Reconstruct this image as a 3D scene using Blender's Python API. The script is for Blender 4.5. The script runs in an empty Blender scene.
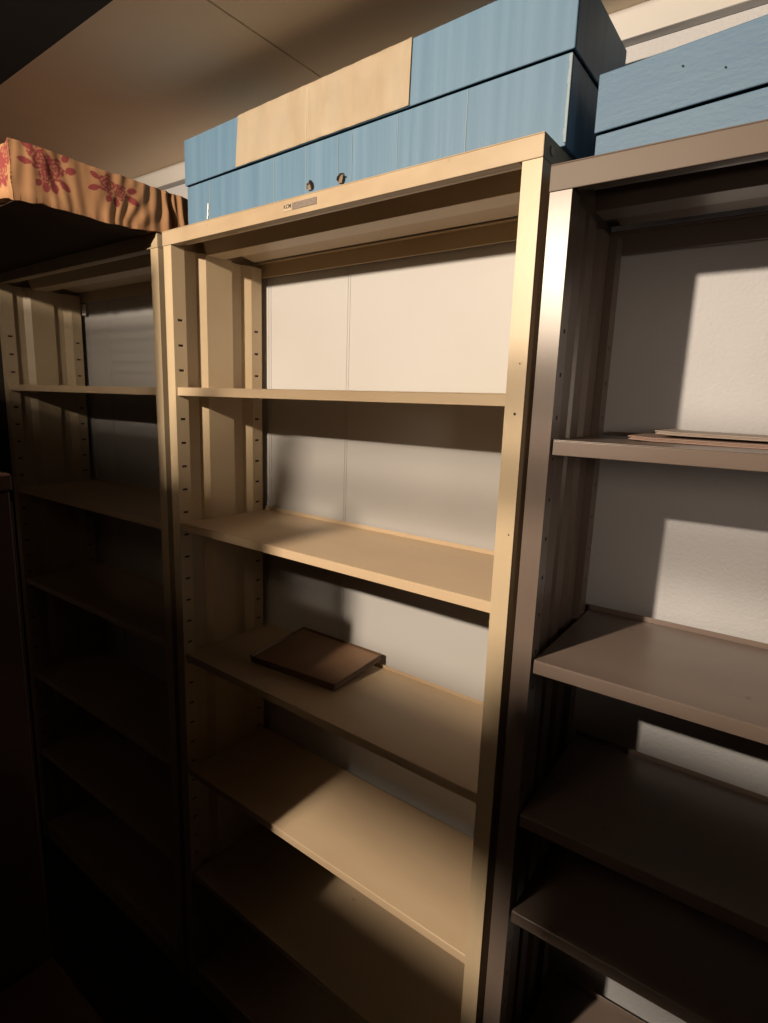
import bpy, bmesh, math, random
from mathutils import Vector, Matrix, noise as mn
random.seed(4)
S = bpy.context.scene
COL = S.collection
ZO = 0.20                     # floor offset: measured heights are relative to 0.20 m above the floor

# ------------------------------------------------------------------ materials
def mat(name, base, rough=0.5, var=None, vscale=(6, 6, 6), vamt=0.5, bump=0.0, bscale=(80, 80, 80),
        metallic=0.0, spots=None, spot_scale=14.0, spot_thr=0.66, spec=0.5, coat=0.0):
    m = bpy.data.materials.new(name); m.use_nodes = True
    nt = m.node_tree; N = nt.nodes; L = nt.links
    b = N['Principled BSDF']
    b.inputs['Roughness'].default_value = rough
    b.inputs['Metallic'].default_value = metallic
    b.inputs['Specular IOR Level'].default_value = spec
    b.inputs['Coat Weight'].default_value = coat
    b.inputs['Coat Roughness'].default_value = 0.25
    tc = N.new('ShaderNodeTexCoord')
    def mapped(sc):
        mp = N.new('ShaderNodeMapping'); mp.inputs['Scale'].default_value = sc
        L.new(tc.outputs['Object'], mp.inputs['Vector']); return mp
    col = None
    rgb = N.new('ShaderNodeRGB'); rgb.outputs[0].default_value = (*base, 1); col = rgb.outputs[0]
    if var:
        n = N.new('ShaderNodeTexNoise'); n.inputs['Scale'].default_value = 1; n.inputs['Detail'].default_value = 6
        L.new(mapped(vscale).outputs[0], n.inputs['Vector'])
        r = N.new('ShaderNodeMapRange'); r.inputs[1].default_value = .35; r.inputs[2].default_value = .68
        r.inputs[3].default_value = 0; r.inputs[4].default_value = vamt
        L.new(n.outputs['Fac'], r.inputs[0])
        mx = N.new('ShaderNodeMix'); mx.data_type = 'RGBA'; mx.inputs['B'].default_value = (*var, 1)
        L.new(r.outputs[0], mx.inputs['Factor']); L.new(col, mx.inputs['A']); col = mx.outputs['Result']
    if spots:
        n = N.new('ShaderNodeTexNoise'); n.inputs['Scale'].default_value = spot_scale; n.inputs['Detail'].default_value = 8
        n.inputs['Roughness'].default_value = .65
        L.new(mapped((1, 1, 1)).outputs[0], n.inputs['Vector'])
        r = N.new('ShaderNodeMapRange'); r.inputs[1].default_value = spot_thr; r.inputs[2].default_value = spot_thr + .06
        L.new(n.outputs['Fac'], r.inputs[0])
        mx = N.new('ShaderNodeMix'); mx.data_type = 'RGBA'; mx.inputs['B'].default_value = (*spots, 1)
        L.new(r.outputs[0], mx.inputs['Factor']); L.new(col, mx.inputs['A']); col = mx.outputs['Result']
    L.new(col, b.inputs['Base Color'])
    if bump:
        n = N.new('ShaderNodeTexNoise'); n.inputs['Scale'].default_value = 1; n.inputs['Detail'].default_value = 3
        L.new(mapped(bscale).outputs[0], n.inputs['Vector'])
        bp = N.new('ShaderNodeBump'); bp.inputs['Strength'].default_value = bump; bp.inputs['Distance'].default_value = .004
        L.new(n.outputs['Fac'], bp.inputs['Height']); L.new(bp.outputs[0], b.inputs['Normal'])
    return m

CREAM = mat('cream_enamel', (0.481, 0.384, 0.26), .40, (0.429, 0.325, 0.208), (5, 5, 9), .5, spots=(0.234, 0.156, 0.0845), spot_scale=26, spot_thr=.70, bump=.04, bscale=(60, 60, 60), spec=.35)
CREAM_TOP = mat('cream_enamel_toned_down', (.40, .315, .215), .45, (.32, .24, .155), (9, 9, 14), .8, spots=(.25, .16, .09), spot_scale=34, spot_thr=.66, bump=.05, bscale=(60, 60, 60), spec=.3)  # same cream paint, darkened to offset the strong lamp; the mottling is its own
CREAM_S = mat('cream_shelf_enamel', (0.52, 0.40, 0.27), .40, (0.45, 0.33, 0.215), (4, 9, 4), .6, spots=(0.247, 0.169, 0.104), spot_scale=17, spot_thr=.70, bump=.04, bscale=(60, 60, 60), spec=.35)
PANEL = mat('cream_back_sheet', (0.468, 0.464, 0.467), .5, (0.429, 0.417, 0.407), (3, 3, 5), .5, spec=.35)
BROWN = mat('taupe_enamel', (0.139, 0.107, 0.091), .34, (0.117, 0.0878, 0.0728), (5, 5, 7), .5, spots=(0.247, 0.202, 0.176), spot_scale=30, spot_thr=.73, coat=.04, spec=.42)
BROWN_TOP = mat('taupe_header_enamel', (.125, .097, .080), .55, (.105, .080, .065), (5, 5, 7), .5, spots=(.22, .18, .15), spot_scale=30, spot_thr=.73, spec=.3)
BROWN_S = mat('taupe_shelf_enamel', (0.169, 0.13, 0.111), .36, (0.13, 0.0943, 0.078), (4, 7, 4), .6, spots=(0.091, 0.0585, 0.0455), spot_scale=15, spot_thr=.66, coat=.1)
WALL = mat('wall_paper', (0.457, 0.461, 0.486), .8, (0.414, 0.416, 0.437), (8, 8, 8), .5, bump=.35, bscale=(170, 170, 170))
DIM = mat('dim_wall_paint', (.05, .035, .028), .85, (.07, .05, .04), (3, 3, 3), .5)
TRIM = mat('trim_paint', (0.494, 0.482, 0.472), .5, (0.442, 0.428, 0.407), (3, 9, 9), .4)
CEIL = mat('ceiling_board', (0.944, 0.802, 0.616), .85, (0.826, 0.684, 0.517), (2.2, 2.2, 2.2), .7)
SEAM = mat('ceiling_seam', (.10, .06, .04), .9)
FLOOR = mat('floor_board', (.05, .03, .02), .6, (.03, .018, .01), (2, 14, 2), .7)
BEAM = mat('dark_beam', (.004, .003, .003), .9)
DARKW = mat('dark_wood', (.040, .018, .012), .55, (.024, .010, .007), (3, 3, 22), .7, spec=.25)
BLUE = mat('blue_box_paper', (0.080, 0.162, 0.258), .62, (0.134, 0.231, 0.339), (46, 46, 1.5), .55, bump=.25, bscale=(150, 150, 5), spots=(0.221, 0.299, 0.351), spot_scale=9, spot_thr=.72)
BLUE2 = mat('blue_box_paper_plain', (0.077, 0.148, 0.239), .62, (0.0962, 0.172, 0.263), (5, 5, 40), .5, bump=.2, bscale=(60, 60, 160), spots=(0.052, 0.091, 0.13), spot_scale=34, spot_thr=.76)
BLUEEDGE = mat('blue_worn_edge', (0.234, 0.299, 0.338), .7)
COLLAR = mat('collar_gap_shade', (.02, .025, .03), .8)  # collar colour darkened to stand in for shade in the lid gap
PAPER = mat('cream_paper_patch', (.64, .545, .42), .6, (.56, .45, .32), (24, 24, 10), .7, bump=.15, bscale=(90, 90, 30), spots=(.44, .32, .2), spot_scale=40, spot_thr=.68)
HOLE_DARK = mat('hole_and_slot_shade', (.02, .012, .01), .9)  # one dark colour for holes and for the shade inside slots
FLAP = mat('torn_card', (0.403, 0.312, 0.234), .8, (0.293, 0.195, 0.13), (90, 90, 90), .6)
WHITE = mat('plain_white', (.92, .90, .86), .6)
TRAYM = mat('brown_tray', (0.234, 0.139, 0.0813), .45, (0.163, 0.091, 0.052), (9, 9, 9), .8)
TRAYR = mat('brown_tray_rim', (0.111, 0.0585, 0.0325), .42, (0.065, 0.0325, 0.0195), (14, 14, 14), .7)
BOOK1 = mat('pinkish_paper', (0.358, 0.24, 0.195), .7, (0.293, 0.195, 0.156), (30, 30, 30), .5)
BOOK2 = mat('pale_paper', (0.442, 0.364, 0.312), .6, (0.377, 0.305, 0.26), (20, 20, 20), .5)
PLATE = mat('grey_plate', (0.15, 0.124, 0.111), .4, (0.221, 0.182, 0.156), (160, 20, 260), .8)
PLATE_L = mat('pale_plate', (0.403, 0.325, 0.234), .4)
INK = mat('dark_ink', (.045, .03, .025), .6)
BOARD = mat('dark_board', (.03, .016, .01), .8, (.018, .01, .006), (6, 6, 6), .6, spec=.2)

# ------------------------------------------------------------------ mesh helpers
def box(bm, x0, x1, y0, y1, z0, z1, mi=0):
    vs = [bm.verts.new(p) for p in ((x0,y0,z0),(x1,y0,z0),(x1,y1,z0),(x0,y1,z0),(x0,y0,z1),(x1,y0,z1),(x1,y1,z1),(x0,y1,z1))]
    for f in ((0,3,2,1),(4,5,6,7),(0,1,5,4),(1,2,6,5),(2,3,7,6),(3,0,4,7)):
        bm.faces.new([vs[i] for i in f]).material_index = mi
def prism_x(bm, prof, x0, x1, mi=0):
    """closed profile of (y,z) extruded along x"""
    a = [bm.verts.new((x0, y, z)) for y, z in prof]; b = [bm.verts.new((x1, y, z)) for y, z in prof]
    n = len(prof)
    for i in range(n):
        j = (i+1) % n
        bm.faces.new((a[i], a[j], b[j], b[i])).material_index = mi
    bm.faces.new(a[::-1]); bm.faces.new(b)
def prism_z(bm, prof, z0, z1, mi=0):
    a = [bm.verts.new((x, y, z0)) for x, y in prof]; b = [bm.verts.new((x, y, z1)) for x, y in prof]
    n = len(prof)
    for i in range(n):
        j = (i+1) % n
        bm.faces.new((a[i], a[j], b[j], b[i])).material_index = mi
    bm.faces.new(a[::-1]); bm.faces.new(b)
def obj(name, bm, mats, parent=None, bevel=0.0, smooth=False, seg=2):
    bmesh.ops.recalc_face_normals(bm, faces=bm.faces[:])
    me = bpy.data.meshes.new(name); bm.to_mesh(me); bm.free()
    for m in (mats if isinstance(mats, (list, tuple)) else [mats]): me.materials.append(m)
    o = bpy.data.objects.new(name, me); COL.objects.link(o)
    if parent is not None: o.parent = parent
    if bevel:
        mo = o.modifiers.new('bevel', 'BEVEL'); mo.width = bevel; mo.segments = seg; mo.limit_method = 'ANGLE'
        mo.harden_normals = False
    if smooth:
        for p in me.polygons: p.use_smooth = True
    return o
def thing(name, label, cat, loc=(0,0,0), rz=0.0, group=None):
    o = bpy.data.objects.new(name, None); COL.objects.link(o)
    o.empty_display_size = .1
    o.location = loc; o.rotation_euler = (0, 0, rz); o['label'] = label; o['category'] = cat
    if group: o['group'] = group
    return o
def tag(o, label, cat, group=None):
    o['label'] = label; o['category'] = cat
    if group: o['group'] = group
    return o
def struct(name, bm, m, bevel=0):
    o = obj(name, bm, m, None, bevel); o['kind'] = 'structure'; return o
B = bmesh.new

# ------------------------------------------------------------------ the room
WY0, WK = .297, .028                       # back wall: y = WY0 + WK*x
XL, XR, YF = -1.0, 2.7, -3.6
CZ = 2.14 + ZO
def wy(x): return WY0 + WK*x
bm = B(); prism_z(bm, [(XL, wy(XL)), (XR, wy(XR)), (XR, wy(XR)+.1), (XL, wy(XL)+.1)], 0, CZ); struct('wall_back', bm, WALL)
bm = B(); box(bm, XL-.1, XL, YF, wy(XL)+.1, 0, CZ); struct('wall_left', bm, DIM)
bm = B(); box(bm, XR, XR+.1, YF, wy(XR)+.1, 0, CZ); struct('wall_right', bm, DIM)
bm = B(); box(bm, XL-.1, XR+.1, YF-.1, YF, 0, CZ); struct('wall_front', bm, DIM)
bm = B(); box(bm, XL-.1, XR+.1, YF-.1, wy(XR)+.1, -.1, 0); struct('floor', bm, FLOOR)
# ceiling boards, joints between them running front to back
bm = B()
joints = [-1.57, -.62, .325, 1.27, 2.22]
edges = [XL-.1] + joints + [XR+.1]
for i in range(len(edges)-1):
    a = edges[i] + (.0022 if i else 0); b = edges[i+1] - (.0022 if i < len(edges)-2 else 0)
    box(bm, a, b, YF-.1, wy(XR)+.1, CZ, CZ+.012, 0)
box(bm, XL-.1, XR+.1, YF-.1, wy(XR)+.1, CZ+.012, CZ+.05, 1)
struct('ceiling', bm, [CEIL, SEAM])
# picture rail under the ceiling
bm = B()
x0, x1 = XL, XR
def rail(p0, p1, z0, z1):
    prism_z(bm, [(x0, wy(x0)-p1), (x1, wy(x1)-p1), (x1, wy(x1)-p0), (x0, wy(x0)-p0)], z0, z1)
rail(0, .024, 2.093+ZO, CZ)
struct('trim_1', bm, TRIM, .002)
# dark beam parallel to the back wall, its unseen rear widened to cut ceiling bounce
bm = B(); box(bm, XL, XR, -1.25, -.2155, 2.122+ZO, CZ); struct('trim_2', bm, BEAM)

# ------------------------------------------------------------------ steel bookcases
def post_mesh(side, D, H, pw, y0, y1, slot_y, slot_z0, dz, nslot, slot_h, slot_w):
    """box-section upright folded from sheet; the face towards the shelves is punched with slots"""
    bm = B(); T = .0014
    s = side
    def bx(x0, x1, ya, yb, z0, z1, mi=0):
        a, b = sorted((x0*s, x1*s)); box(bm, a, b, ya, yb, z0, z1, mi)
    bx(0, pw-T, y0, y0+T, 0, H)
    bx(0, pw-T, y1-T, y1, 0, H)
    bx(0, T, y0+T, y1-T, 0, H)
    ys0, ys1 = slot_y-slot_w/2, slot_y+slot_w/2
    bx(pw-T, pw, y0, ys0, 0, H); bx(pw-T, pw, ys1, y1, 0, H)
    z = 0
    for k in range(nslot):
        zc = slot_z0 + k*dz
        if zc > H-.135: break
        bx(pw-T, pw, ys0, ys1, z, zc-slot_h/2); z = zc+slot_h/2
    bx(pw-T, pw, ys0, ys1, z, H)
    return bm
def sheet_y(bm, prof, z0, z1, t):
    """open profile (x,y) extruded in z with thickness t towards -x (outside)"""
    out = [(x-t, y) for x, y in prof]
    prism_z(bm, prof + out[::-1], z0, z1)
def bookcase(name, label, loc, rz, W, D, H, h, pw, zs, st, M, MS, profile, back, sw, slot_y, rear, dz, slot_h, slot_w, slot0, lips, xin=.0305, MT=None):
    t = thing(name, label, 'bookcase', loc, rz, None)
    n = 40
    for s, x in ((1, 0), (-1, W)):
        for ya, yb, sy in ((0, sw, slot_y), rear):
            bm = post_mesh(s, D, H-h, pw, ya, yb, sy, slot0, dz, n, slot_h, slot_w)
            o = obj('upright_post', bm, M, t); o.location = (x, 0, 0)
            bm = B(); box(bm, pw-.0026, pw-.0016, ya+.002, yb-.002, .01, H-h-.01)  # dark strip painted in for the shade behind the slots
            if s < 0:
                for v in bm.verts: v.co.x *= -1
            bl = obj('slot_shade', bm, HOLE_DARK, o); bl['label'] = 'dark strip standing in for shade inside the punched slots'
    for s, x in ((1, 0), (-1, W)):
        bm = B(); sheet_y(bm, profile, .02, H-h, .0012)
        if s < 0:
            for v in bm.verts: v.co.x *= -1
        o = obj('side_panel', bm, M, t, .0012); o.location = (x, 0, 0)
    # top: cap with front and side lips, folded return, stiffener and rear rail
    bm = B()
    T = .002
    box(bm, -.001, W+.001, -.002, D, H-T, H)
    box(bm, -.001, W+.001, -.002, 0, H-h, H-T)                 # front lip
    box(bm, -.001, .001, 0, D, H-h, H-T); box(bm, W-.001, W+.001, 0, D, H-h, H-T)
    box(bm, .035, W-.035, 0, .014, H-h, H-h+T)                 # return of the front lip
    obj('top_panel', bm, MT or M, t, .0012)
    bm = B()
    prism_x(bm, [(.016, H-.012), (.016, H-h+.008), (.022, H-h+.003), (.030, H-h+.003), (.036, H-h+.008), (.036, H-.012)], pw+.02, W-pw-.008)
    obj('front_rail', bm, M, t, .001)
    bm = B()
    prism_x(bm, [(.080, H-.004), (.092, H-h-.004), (.140, H-h-.004), (.150, H-.004)], pw+.004, W-pw-.004)
    prism_x(bm, [(.185, H-.004), (.186, H-.014), (.236, H-.022), (.238, H-.004)], pw+.004, W-pw-.004)
    obj('stiffener', bm, M, t, .001)
    bm = B(); box(bm, .004, W-.004, D-.010, D-.004, H-.052, H-.016); box(bm, .004, W-.004, D-.022, D-.010, H-.019, H-.016)
    obj('rear_rail', bm, M, t, .001)
    # plinth under the lowest shelf
    bm = B(); box(bm, pw, W-pw, .006, .010, 0, zs[-1]-st+.002); obj('kick_plate', bm, M, t)
    for i, z in enumerate(zs):
        bm = B()
        lip = lips[i]; d1 = D-.007 if lip else D-.014
        x0, x1 = xin, W-xin
        y0 = .0045
        # folded tray: plate, front lip with return, side lips, upturned rear lip
        box(bm, x0, x1, y0, d1, z-.0016, z)
        box(bm, x0, x1, y0, y0+.0016, z-st, z-.0016)
        box(bm, x0, x1, y0+.0016, y0+.014, z-st, z-st+.0014)
        box(bm, x0, x0+.0014, y0+.0016, d1, z-st*.8, z-.0016); box(bm, x1-.0014, x1, y0+.0016, d1, z-st*.8, z-.0016)
        if lip: box(bm, x0, x1, d1-.0016, d1, z, z+lip)
        obj('shelf', bm, MS, t, .0016, seg=3)
    if back:
        bm = B()
        yb = D+.003
        box(bm, .004, W-.004, yb, yb+.0015, .06, H-.02)
        for x in (back-.0045, back+.0025): box(bm, x, x+.002, yb-.0016, yb, .06, H-.02)
        for x in (.0335, .042, W-.044, W-.0355): box(bm, x, x+.002, yb-.0022, yb, .06, H-.02)
        obj('back_panel', bm, PANEL, t, .0012)
    return t
PROFILE = [(.0296, .0345), (.016, .038), (.016, .073), (.0296, .092), (.0296, .168), (.016, .174), (.016, .206), (.0296, .2295)]
zz = lambda L: [z+ZO for z in L]
mid = bookcase('steel_bookcase', 'tall cream steel bookcase in the middle, holding a brown tray',
    (0,0,0), 0, .9, .281, 1.8468+ZO, .0312, .0296, zz([1.5028, 1.1767, .8332, .5044, .184, -.129]), .0191, CREAM, CREAM_S, PROFILE, .315,
    .034, .018, (.230, .263, .245),   .0567, .0052, .0135, .1245+ZO, [0, .010, .010, 0, .008, 0], MT=CREAM_TOP)
ln = .9
left = bookcase('steel_bookcase', 'cream steel bookcase at the left, mostly in shadow, under the floral box',
    (-.0222-ln*math.cos(.0157), -ln*math.sin(.0157), 0), .0157, ln, .268, 1.8475+ZO, .0312, .0296,
    zz([1.5017, 1.164, .842, .490, .18, -.129]), .0191, CREAM, CREAM_S, [(x, y*.955) for x, y in PROFILE], .175,
    .034, .018, (.220, .251, .234),   .0567, .0052, .0135, .1245+ZO, [0, .010, .010, 0, .008, 0], MT=CREAM_TOP)
RTH = .0295
RPROF = [(.028, .0325), (.014, .036), (.014, .060), (.020, .064), (.020, .098), (.011, .102), (.011, .120), (.018, .124), (.018, .160), (.009, .165), (.009, .190), (.018, .196), (.018, .236), (.012, .240)]
right = bookcase('steel_bookcase', 'taupe brown steel bookcase at the right with papers on its top shelf',
    (.9139, 0, 0), RTH, .9, .304, 1.803+ZO, .0342, .0302, zz([1.4393, 1.1019, .8332, .6497, .255, -.129]), .0219, BROWN, BROWN_S, RPROF, None,
    .032, .018, (.241, .275, .258), .060, .006, .006, .15+ZO, [.006, .010, .010, .008, .012, 0], .033, BROWN_TOP)
mid['group'] = left['group'] = right['group'] = 'steel bookcases along the wall'
for o in (mid, left, right): del o['group']
# maker plate on the middle header
pl = bmesh.new(); box(pl, .421, .482, -.0032, -.0022, 1.8252+ZO, 1.8372+ZO); pl = obj('maker_plate', pl, PLATE, mid, .0003); pl['label'] = 'small grey maker plate on the header'
pl2 = bmesh.new(); box(pl2, .397, .4195, -.0030, -.0022, 1.8250+ZO, 1.8375+ZO); pl2 = obj('maker_plate', pl2, PLATE_L, mid, .0003); pl2['label'] = 'pale emblem end of the maker plate'
cu = bpy.data.curves.new('lettering', 'FONT'); cu.body = 'KCM'; cu.size = .0098; cu.extrude = .0002; cu.align_x = 'CENTER'; cu.offset = .0002
to = bpy.data.objects.new('lettering_source', cu); COL.objects.link(to)
bpy.context.view_layer.update()
me = bpy.data.meshes.new_from_object(to.evaluated_get(bpy.context.evaluated_depsgraph_get()))
bpy.data.objects.remove(to)
lt = bpy.data.objects.new('lettering', me); COL.objects.link(lt); me.materials.clear(); me.materials.append(INK)
lt.parent = pl2; lt.location = (.4083, -.0033, 1.8295+ZO); lt.rotation_euler = (math.pi/2, 0, 0); lt.scale = (.95, 1, 1)
def dot(parent, x, y, z, r, axis, M, name, label, h=.0008):
    bm = B(); rot = Matrix.Rotation(math.pi/2, 4, 'X') if axis == 'y' else Matrix.Rotation(math.pi/2, 4, 'Y')
    bmesh.ops.create_cone(bm, cap_ends=True, segments=14, radius1=r, radius2=r*.8, depth=h, matrix=Matrix.Translation((x, y, z)) @ rot)
    o = obj(name, bm, M, parent); o['label'] = label
dot(mid, .887, -.0002, 1.473+ZO, .0022, 'y', HOLE_DARK, 'screw_hole', 'dark screw hole in the right upright')
dot(mid, .892, -.0002, 1.291+ZO, .0014, 'y', HOLE_DARK, 'screw_hole', 'dark screw hole in the right upright')
dot(mid, .889, -.0002, 1.545+ZO, .0012, 'y', HOLE_DARK, 'screw_hole', 'dark screw hole in the right upright')
dot(mid, .9018, .025, 1.831+ZO, .0075, 'x', CREAM, 'screw_head', 'round screw head on the side of the header', .002)
# white rectangle at the rear top corner of the left bookcase
bm = B(); box(bm, .034, .058, .2535, .2545, 1.752+ZO, 1.789+ZO); o = obj('white_rectangle', bm, WHITE, left, .0003); o['label'] = 'small white rectangle in the rear corner'

# ------------------------------------------------------------------ blue storage boxes
def open_box(bm, x0, x1, y0, y1, z0, z1, t, up=True, mi=0):
    box(bm, x0, x1, y0, y0+t, z0, z1, mi); box(bm, x0, x1, y1-t, y1, z0, z1, mi)
    box(bm, x0, x0+t, y0+t, y1-t, z0, z1, mi); box(bm, x1-t, x1, y0+t, y1-t, z0, z1, mi)
    if up: box(bm, x0+t, x1-t, y0+t, y1-t, z0, z0+t, mi)      # open at the top
    else:  box(bm, x0+t, x1-t, y0+t, y1-t, z1-t, z1, mi)
def grid_box(L, Dp, Hh, amp, seed, top_open, taper=(0, 0)):
    """thin-walled card box with slightly bowed faces; taper raises (base, top) towards the right end"""
    bm = B(); t = .004
    open_box(bm, 0, L, 0, Dp, 0, Hh, t, top_open)
    bmesh.ops.subdivide_edges(bm, edges=[e for e in bm.edges if e.calc_length() > .1], cuts=14, use_grid_fill=True)
    for v in bm.verts:
        p = v.co.copy(); lift = (taper[0]*(1-p.z/Hh) + taper[1]*p.z/Hh)*p.x/L
        v.co = p + Vector((0, amp*mn.noise(Vector((p.x*5+seed, p.z*7, seed))), lift + amp*.3*mn.noise(Vector((p.x*6, seed, p.y*5)))))
    return bm
def storage_box(label, loc, rz, L, Dp, h_body, h_lid, M, grow=(0, 0), over=.0035, gap=.0025):
    """grow = extra height of (body, lid) at the right end"""
    t = thing('storage_box', label, 'box', loc, rz)
    b = obj('box_body', grid_box(L, Dp, h_body, .0005, 3.1, True, (0, grow[0])), M, t, .0012)
    bm = B(); open_box(bm, .012, L-.012, .012, Dp-.012, .01, h_body+gap+.02, .003)
    for v in bm.verts:
        if v.co.z > .05: v.co.z += grow[0]*v.co.x/L
    obj('inner_collar', bm, COLLAR, b)['label'] = 'inner collar, darkened for the shade in the gap between lid and body'
    l = obj('box_lid', grid_box(L+2*over, Dp+2*over, h_lid, .0012, 7.7, False, (grow[0], grow[0]+grow[1])), M, t, .0015)
    l.location = (-over, -over, h_body+gap)
    return t, b, l
bx_rz = .0112
B1, b1, l1 = storage_box('long blue storage box with a cream paper patch on its lid',
    (.0286, .0474, 1.8478+ZO), bx_rz, .878, .225, .0995, .094, BLUE, (.018, .006))
# cream patch wrapping the lid (thin paper on front and top)
bm = B()
px0, px1 = .188, .615
PL = .886
nx = 24
def patch_strip(pts):
    rows = []
    for (y, z) in pts:
        rows.append([bm.verts.new((px0 + (px1-px0)*i/nx + (.010*(1-(z)/.094) * (-1 if i == 0 else (-.2 if i == nx else 0))), y + .0006*math.sin(i*2.3), z + (.018+.006*max(0,z)/.094)*(px0+(px1-px0)*i/nx)/PL)) for i in range(nx+1)])
    for r in range(len(rows)-1):
        for i in range(nx): bm.faces.new((rows[r][i], rows[r][i+1], rows[r+1][i+1], rows[r+1][i]))
patch_strip([(-.0022, .0005), (-.0024, .03), (-.0024, .065), (-.0022, .092), (-.0010, .0948), (.02, .0952), (.08, .0954), (.15, .0952), (.22, .0952)])
bmesh.ops.solidify(bm, geom=bm.faces[:], thickness=.0006)
pp = obj('paper_patch', bm, PAPER, l1, smooth=False); pp['label'] = 'cream paper patch over lid front and top'
# crease strip on the patch
bm = B(); box(bm, .381, .3825, -.0036, -.0022, .011, .101); box(bm, .385, .386, -.0032, -.0022, .011, .101); obj('crease', bm, PAPER, pp, .0004)
# vertical seams of the covering paper on the body
def seams(body, xs, h, grow=0, L=1, M=BLUEEDGE):
    for x, w in xs:
        bm = B(); box(bm, x, x+w, -.0008, .0, .002, h-.002+grow*x/L)
        obj('paper_seam', bm, M, body)['label'] = 'pale seam of the covering paper'
seams(b1, [(.080, .0009), (.284, .0010), (.373, .0010), (.453, .0007), (.486, .0007), (.585, .0008), (.716, .0010)], .0995, .018, .878)
# worn right edge
bm = B()
for k in range(12):
    z = .004 + k*.0092; r = .0035 + .003*abs(mn.noise(Vector((k*1.7, 2, 3))))
    box(bm, .8785-r, .8788, -.0016, .0, z, z+.0096)
obj('worn_edge', bm, BLUEEDGE, b1, .0006)['label'] = 'pale scuffed right edge'
# torn holes with curled card
def torn(x, z, w, hh, seed, parent):
    bm = B(); n = 14
    c = bm.verts.new((x, -.0028, z)); ring = []
    for k in range(n):
        a = 2*math.pi*k/n; r = 1 + .45*mn.noise(Vector((math.cos(a)*1.5+seed, math.sin(a)*1.5, seed)))
        ring.append(bm.verts.new((x + w*r*math.cos(a), -.0024, z + hh*r*math.sin(a))))
    for k in range(n): bm.faces.new((c, ring[k], ring[(k+1) % n]))
    bmesh.ops.solidify(bm, geom=bm.faces[:], thickness=.0008)
    o = obj('torn_hole', bm, HOLE_DARK, parent); o['label'] = 'dark torn hole in the blue paper'
    bm = B()
    rows = []
    for k in range(7):
        a = k/6*2.3; yy = -.003 - .006*(1-math.cos(a))*.6; z_ = z - hh*.95 + .0115*math.sin(a)
        ww = w*(.55 - .05*k)
        rows.append([bm.verts.new((x - w*.15 + ww*j + .002*k*(1 if seed > 2 else -.3), yy, z_)) for j in (-1, -.3, .3, 1)])
    for r in range(6):
        for j in range(3): bm.faces.new((rows[r][j], rows[r][j+1], rows[r+1][j+1], rows[r+1][j]))
    bmesh.ops.solidify(bm, geom=bm.faces[:], thickness=.0008)
    obj('card_flap', bm, FLAP, o)['label'] = 'curled tan card flap'
torn(.386, .0350, .0085, .0085, 1.3, b1)
torn(.462, .0330, .0085, .0080, 4.6, b1)
bm = B(); 
for k, (dx, z) in enumerate(((0, .022), (.001, .028), (.0015, .034), (.002, .041), (.003, .047))): box(bm, .072+dx, .0745+dx+.001*(k % 2), -.0026, -.0008, z, z+.0068)
obj('paper_tear', bm, WHITE, b1, .0004)['label'] = 'small white tear at the left end'
B2, b2, l2 = storage_box('blue storage box on top of the taupe bookcase, cut off by the right edge',
    (.9350, .098, 1.8038+ZO), -.095, .62, .17, .0640, .0750, BLUE2, (0, 0), .0025, .003)
for x, z in ((.112, .049), (.163, .031), (.25, .052)):
    bm = B(); bmesh.ops.create_circle(bm, cap_ends=True, radius=.0012, segments=10, matrix=Matrix.Translation((x, -.0020, z)) @ Matrix.Rotation(math.pi/2, 4, 'X'))
    bmesh.ops.solidify(bm, geom=bm.faces[:], thickness=.0006)
    obj('pin_hole', bm, HOLE_DARK, l2)['label'] = 'tiny dark pin hole in the lid'

# ------------------------------------------------------------------ floral cloth covered box
def flower_mask(u, v):
    """u along the side (0 front .. ), v height 0..1 in metres; returns print strength"""
    m = 0.0
    def petal(cx, cy, a, L, w):
        dx, dy = u-cx, v-cy; p = dx*math.cos(a)+dy*math.sin(a); q = -dx*math.sin(a)+dy*math.cos(a)
        p = (p-L/2)/(L/2)
        if abs(p) >= 1: return 0
        return 1.0 if abs(q) < w*(1-p*p)**.7 else 0
    def rose(cx, cy, r, seed):
        dx, dy = u-cx, v-cy; d = math.hypot(dx, dy); a = math.atan2(dy, dx)
        R = r*(1+.18*math.sin(5*a+seed))
        if d > R: return 0
        f = math.sin(d/r*15+1.6*math.sin(3*a+seed)); g = math.sin(7*a + 6*d/r)
        return 1.0 if (f > -.35 or g > .75) else .25
    for cx, cy, r, s in ((.052, .072, .021, 0), (.078, .062, .019, 2), (.062, .046, .016, 4), (.182, .066, .018, 1), (.212, .058, .015, 3)):
        m = max(m, rose(cx, cy, r, s))
    for cx, cy, a, L, w in ((.040, .084, 2.5, .026, .008), (.036, .060, 3.1, .026, .006), (.052, .034, 3.9, .016, .006), (.074, .038, -1.4, .022, .008), (.086, .044, -.7, .026, .007), (.062, .032, -1.8, .018, .007), (.098, .064, .3, .022, .007),
                            (.094, .080, .9, .018, .006), (.166, .056, 3.5, .026, .006), (.166, .072, 2.7, .020, .006), (.198, .046, -1.2, .020, .007), (.226, .054, -.4, .030, .007), (.226, .064, .3, .024, .006), (.190, .046, -2.2, .018, .006)):
        m = max(m, petal(cx, cy, a, L, w))
    return m
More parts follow.
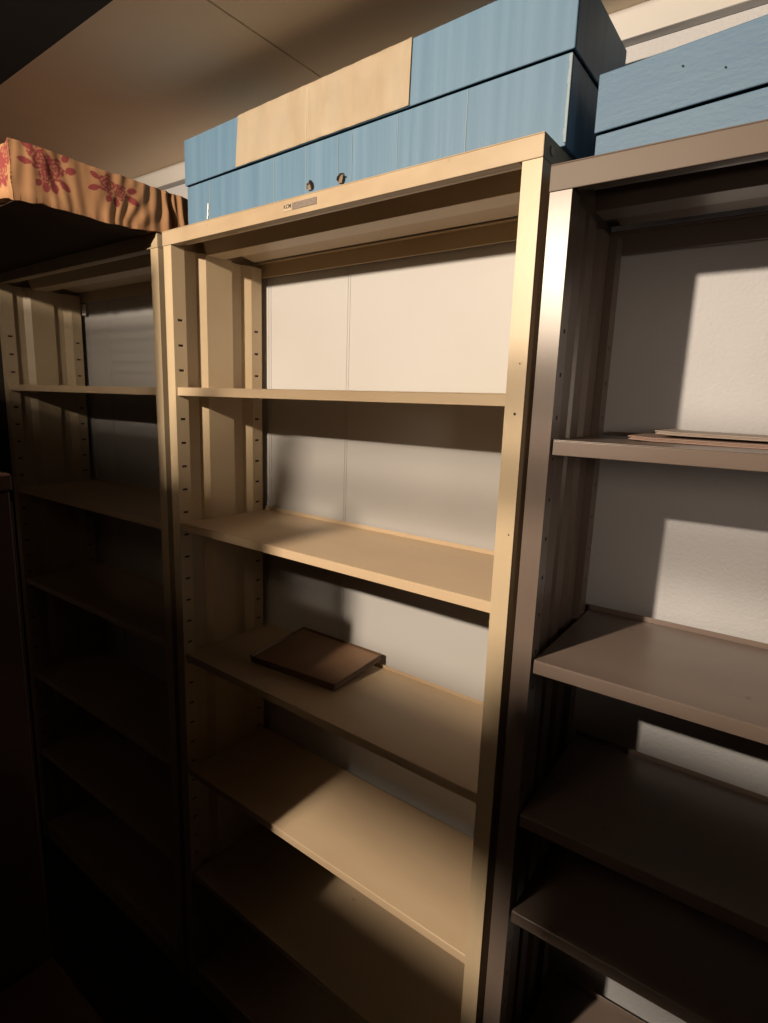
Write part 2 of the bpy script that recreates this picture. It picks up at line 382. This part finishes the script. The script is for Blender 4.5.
def cloth_box():
    X0, X1, Y0, Y1, Z0, Z1 = -.985, -.019, -.297, .225, 0, .092
    bm = B(); lay = bm.verts.layers.float.new('print'); lay2 = bm.verts.layers.float.new('ribbon')
    def face(nu, nv, fn, keep=None):
        g = [[bm.verts.new(fn(i/nu, j/nv)) for i in range(nu+1)] for j in range(nv+1)]
        for j in range(nv):
            for i in range(nu): bm.faces.new((g[j][i], g[j][i+1], g[j+1][i+1], g[j+1][i]))
        return g
    face(330, 64, lambda a, b: (X1, Y0+(Y1-Y0)*a, Z0+(Z1-Z0)*b))            # right side
    face(300, 26, lambda a, b: (X1+(X0-X1)*a, Y0, Z0+(Z1-Z0)*b))            # front
    face(60, 24, lambda a, b: (X0, Y1+(Y0-Y1)*a, Z0+(Z1-Z0)*b))             # left
    face(90, 24, lambda a, b: (X0+(X1-X0)*a, Y1, Z0+(Z1-Z0)*b))             # rear
    face(120, 80, lambda a, b: (X0+(X1-X0)*a, Y0+(Y1-Y0)*b, Z1))            # top
    face(60, 40, lambda a, b: (X0+(X1-X0)*a, Y0+(Y1-Y0)*b, Z0))             # underside
    bmesh.ops.remove_doubles(bm, verts=bm.verts[:], dist=.0004)
    for v in bm.verts:
        p = v.co.copy(); d = Vector((0, 0, 0))
        s = p.y-Y0
        if abs(p.x-X1) < 1e-4:
            v[lay] = flower_mask(s, p.z-.0)
            k = .35 + .65*min(1, max(0, (s-.17)/.16))               # pleats grow towards the rear
            fall = 1 - .55*(p.z/Z1)
            ph = p.y*210 + 9*mn.noise(Vector((p.y*9, p.z*7, 2))) + 60*(p.z-.04)*math.sin(p.y*24)
            d.x += k*fall*.0024*math.sin(ph) + .0035*mn.noise(Vector((p.y*22, p.z*14, 5)))
            d.x += .004*k*mn.noise(Vector((p.y*55, p.z*9, 9)))
            yc = .038 + .006*math.sin(p.z*60)
            q = abs(p.y-yc)
            if q < .012: d.x -= .006*(1-q/.012)
            v[lay2] = 1.0 if q < .0028 else 0.0
        if abs(p.y-Y0) < 1e-4:
            d.y += .004*mn.noise(Vector((p.x*30, p.z*25, 1))) + .003*math.sin(p.x*70+4*mn.noise(p*12))
            v[lay] = max(v[lay], flower_mask((-(p.x-X1)) % .21 + .02, p.z))
        if abs(p.z-Z1) < 1e-4: d.z += .0025*mn.noise(Vector((p.x*9, p.y*12, 4)))
        if abs(p.z-Z0) < 1e-4 and p.y < -.004:                        # hem hangs a little below, in front of the shelf
            e = min(1.0, (-.004-p.y)/.06)
            d.z -= e*(.010*max(0, 1-abs(p.x-X1)/.03 if abs(p.x-X1) < .03 else 0) + .006*(1-min(1, (p.y-Y0)/.05)))
            d.z += e*.004*mn.noise(Vector((p.x*30, p.y*45, 8)))
        v.co = p + d
    # round the corners a touch
    return bm
CLOTH = bpy.data.materials.new('floral_cloth'); CLOTH.use_nodes = True
nt = CLOTH.node_tree; bs = nt.nodes['Principled BSDF']; bs.inputs['Roughness'].default_value = .75; bs.inputs['Specular IOR Level'].default_value = .25
at = nt.nodes.new('ShaderNodeAttribute'); at.attribute_name = 'print'
at2 = nt.nodes.new('ShaderNodeAttribute'); at2.attribute_name = 'ribbon'
tc = nt.nodes.new('ShaderNodeTexCoord'); nz = nt.nodes.new('ShaderNodeTexNoise'); nz.inputs['Scale'].default_value = 22; nz.inputs['Detail'].default_value = 5
nt.links.new(tc.outputs['Object'], nz.inputs['Vector'])
def mixn(fac, a, b):
    m = nt.nodes.new('ShaderNodeMix'); m.data_type = 'RGBA'
    for k, val in (('A', a), ('B', b)):
        if isinstance(val, tuple): m.inputs[k].default_value = (*val, 1)
        else: nt.links.new(val, m.inputs[k])
    nt.links.new(fac, m.inputs['Factor']); return m.outputs['Result']
cb = mixn(nz.outputs['Fac'], (.28, .142, .068), (.36, .20, .105))
mm = nt.nodes.new('ShaderNodeMath'); mm.operation = 'MULTIPLY'; mm.inputs[1].default_value = .88
nt.links.new(at.outputs['Fac'], mm.inputs[0])
cb = mixn(mm.outputs[0], cb, (.17, .018, .030))
cb = mixn(at2.outputs['Fac'], cb, (.21, .062, .04))
nt.links.new(cb, bs.inputs['Base Color'])
FB = thing('cloth_covered_box', 'long box wrapped in tan cloth with red flowers, overhanging the left bookcase', 'box', (0, 0, 1.8495+ZO))
obj('cloth_cover', cloth_box(), CLOTH, FB, smooth=True)
bm = B(); box(bm, -.975, -.03, -.285, -.020, -.0085, -.0015); obj('base_board', bm, BOARD, FB, .001)

# ------------------------------------------------------------------ tray on the middle bookcase
def tray():
    t = thing('tray', "shallow brown tray lying on the middle bookcase's third shelf from the top", 'tray', (0, 0, .8334+ZO))
    c = [Vector((.188, .080)), Vector((.456, .101)), Vector((.463, .268)), Vector((.193, .264))]
    cen = sum(c, Vector((0, 0)))/4
    def ring(f, z):                       # the rear edge is propped on the shelf's rear lip
        r = []
        for p in c:
            q = cen+(p-cen)*f
            r.append((q.x, q.y, z + .0225*max(0, q.y-.08)/.19))
        return r
    bm = B()
    layers = [ring(.975, 0.0), ring(.985, .007), ring(.975, .009), ring(1.0, .0175), ring(.985, .0185), ring(.962, .0115)]
    vs = [[bm.verts.new(p) for p in L] for L in layers]
    for a in range(5):
        for i in range(4):
            j = (i+1) % 4; bm.faces.new((vs[a][i], vs[a][j], vs[a+1][j], vs[a+1][i]))
    bm.faces.new(vs[0][::-1])
    # second bead round the foot
    obj('rim', bm, TRAYR, t, .0014, seg=2)
    bm = B(); r0 = [bm.verts.new(p) for p in ring(.968, .0128)]; r1 = [bm.verts.new(p) for p in ring(.968, .0095)]
    bm.faces.new(r0); bm.faces.new(r1[::-1])
    for i in range(4): bm.faces.new((r1[i], r1[(i+1) % 4], r0[(i+1) % 4], r0[i]))
    obj('tray_base', bm, TRAYM, t)
    return t
tray()

# ------------------------------------------------------------------ papers on the taupe bookcase
def booklet(label, x, y, z, w, d, hh, rz, M):
    bm = B(); n = 8
    for (a, b, dx) in ((0, hh*.3, 0), (hh*.36, hh*.64, .0025), (hh*.7, hh, -.001)):
        box(bm, dx, w+dx, dx*.6, d+dx*.5, a, b)
    bmesh.ops.subdivide_edges(bm, edges=[e for e in bm.edges if abs(e.verts[0].co.x-e.verts[1].co.x) > .05], cuts=8, use_grid_fill=True)
    for v in bm.verts:
        v.co.z += .0022*(max(0, .05-v.co.x)/.05)**2 + .0008*(.5+.5*math.sin(v.co.x*30))
    o = obj('booklet', bm, M); o.location = (x, y, z); o.rotation_euler = (0, 0, rz)
    return tag(o, label, 'booklet')
zs1 = 1.4393+ZO+.0002
booklet('pinkish paper booklet at the bottom of the pair on the taupe shelf', 1.022, .110, zs1, .30, .16, .0055, RTH+.01, BOOK1)
booklet('pale paper booklet on top of the pinkish one on the taupe shelf', 1.052, .140, zs1+.0092, .29, .145, .0048, RTH-.015, BOOK2)

# ------------------------------------------------------------------ dark furniture in the near foreground, plus unseen shadow casters
TC = thing('dark_cabinet', 'tall dark wooden cabinet cut off by the left edge, before the left bookcase', 'cabinet', (-.02, -.70, 0))
bm = B(); box(bm, -.44, .392, -.30, .215, .04, 1.345+ZO); obj('carcass', bm, DARKW, TC, .003)
bm = B(); box(bm, -.45, .394, -.31, .2185, 1.346+ZO, 1.37+ZO); obj('cabinet_top', bm, DARKW, TC, .003)
bm = B(); box(bm, -.43, .38, -.29, .205, 0, .04); obj('plinth', bm, DARKW, TC)
bm = B()  # unseen slats and their posts, added to thin the light on the left
for x in (-.44, .226): box(bm, x, x+.016, -.300, -.286, 1.3705+ZO, 1.955+ZO)
for k in range(11): box(bm, -.425, .227, -.297, -.290, 1.818+.0125*k+ZO, 1.8262+.0125*k+ZO)
for k in range(18): box(bm, -.425, .227, -.297, -.290, 1.593+.0125*k+ZO, 1.6033+.0125*k+ZO)
for k in range(12): box(bm, .242, .402, -.297, -.290, 1.600+.0125*k+ZO, 1.6083+.0125*k+ZO)
box(bm, .386, .402, -.290, -.276, 1.3705+ZO, 1.752+ZO)
obj('shade_slats', bm, DARKW, TC, .001)
for x0, x1 in ((-.435, -.026), (-.022, .387)):
    bm = B(); box(bm, x0, x1, .2155, .2185, .06, 1.33+ZO); box(bm, x0+.05, x1-.05, .2185, .2205, .12, 1.27+ZO)
    d = obj('door', bm, DARKW, TC, .002)
HD = thing('counter_desk', 'low dark counter in the bottom left corner, its edge running past the camera', 'counter', (1.05, -.95, 0))
bm = B(); box(bm, -.668, .95, -.42, .465, .555+ZO, .59+ZO); obj('counter_top', bm, DARKW, HD, .003)
for x0, x1 in ((-.66, -.13), (-.125, .41), (.415, .945)):
    bm = B(); box(bm, x0, x1, -.41, .44, .05, .554+ZO); c = obj('base_cabinet', bm, DARKW, HD, .002)
    bm = B(); box(bm, x0+.01, x1-.01, .441, .455, .07, .54+ZO); obj('door', bm, DARKW, c, .002)
bm = B(); box(bm, -.66, .945, -.40, .41, 0, .05); obj('plinth', bm, DARKW, HD)
bm = B(); box(bm, -.74, .945, -.42, -.20, .591+ZO, 1.545+ZO); obj('shadow_blocker', bm, DARKW, HD, .002)  # unseen upper part from here on, added to cast the shadow bands
for x in (-.74, .925):
    bm = B(); box(bm, x, x+.02, -.42, -.20, 1.5535+ZO, 1.897+ZO); obj('blocker_side', bm, DARKW, HD, .002)
bm = B(); box(bm, -.72, .925, -.290, -.20, 1.690+ZO, 1.727+ZO); obj('blocker_shelf', bm, DARKW, HD, .001)
bm = B(); box(bm, -.50, .2, -.285, -.20, 1.7275+ZO, 1.751+ZO); obj('blocker_riser', bm, DARKW, HD, .001)
bm = B(); box(bm, -.50, .2, -.290, -.20, 1.669+ZO, 1.6905+ZO); obj('blocker_riser', bm, DARKW, HD, .001)
bm = B(); box(bm, -.72, .925, -.212, -.20, 1.843+ZO, 1.857+ZO); obj('blocker_rail', bm, DARKW, HD, .001)
bm = B(); box(bm, -.72, .925, -.212, -.20, 1.884+ZO, 1.897+ZO); obj('blocker_rail', bm, DARKW, HD, .001)

# ------------------------------------------------------------------ light: one warm lamp hung just under the ceiling behind the camera, plus an added fill
ld = bpy.data.lights.new('ceiling_spot', 'SPOT'); ld.energy = 148; ld.color = (1.0, .82, .62); ld.shadow_soft_size = .028
ld.spot_size = math.radians(138); ld.spot_blend = .7
lo = bpy.data.objects.new('ceiling_spot', ld); COL.objects.link(lo); lo.location = (.40, -1.69, 2.068+ZO)
lo.rotation_euler = (Vector((.76, 0, .78+ZO)) - lo.location).to_track_quat('-Z', 'Y').to_euler()
l2d = bpy.data.lights.new('fill_spot', 'SPOT'); l2d.energy = 6.5; l2d.color = (1.0, .78, .60); l2d.shadow_soft_size = .12  # added fill for the right bookcase's shaded back; no lamp known there
l2d.spot_size = math.radians(38); l2d.spot_blend = .8
l2o = bpy.data.objects.new('fill_spot', l2d); COL.objects.link(l2o); l2o.location = (1.72, -.86, 1.54+ZO)
l2o.rotation_euler = (Vector((1.05, .25, 1.42+ZO)) - l2o.location).to_track_quat('-Z', 'Y').to_euler()
w = bpy.data.worlds.new('world'); S.world = w; w.use_nodes = True
w.node_tree.nodes['Background'].inputs['Color'].default_value = (0, 0, 0, 1)

# ------------------------------------------------------------------ camera
cd = bpy.data.cameras.new('camera'); cam = bpy.data.objects.new('camera', cd); COL.objects.link(cam)
cam.location = (1.2495, -.7969, 1.4815+ZO); cam.rotation_euler = (1.3843, -.0341, .649)
cd.sensor_fit = 'HORIZONTAL'; cd.sensor_width = 36; cd.lens = 571.635/768*36; cd.clip_start = .01
S.camera = cam
vs = S.view_settings
vs.view_transform = 'Standard'; vs.look = 'None'; vs.gamma = 1; vs.use_curve_mapping = False
vs.exposure = 0.85
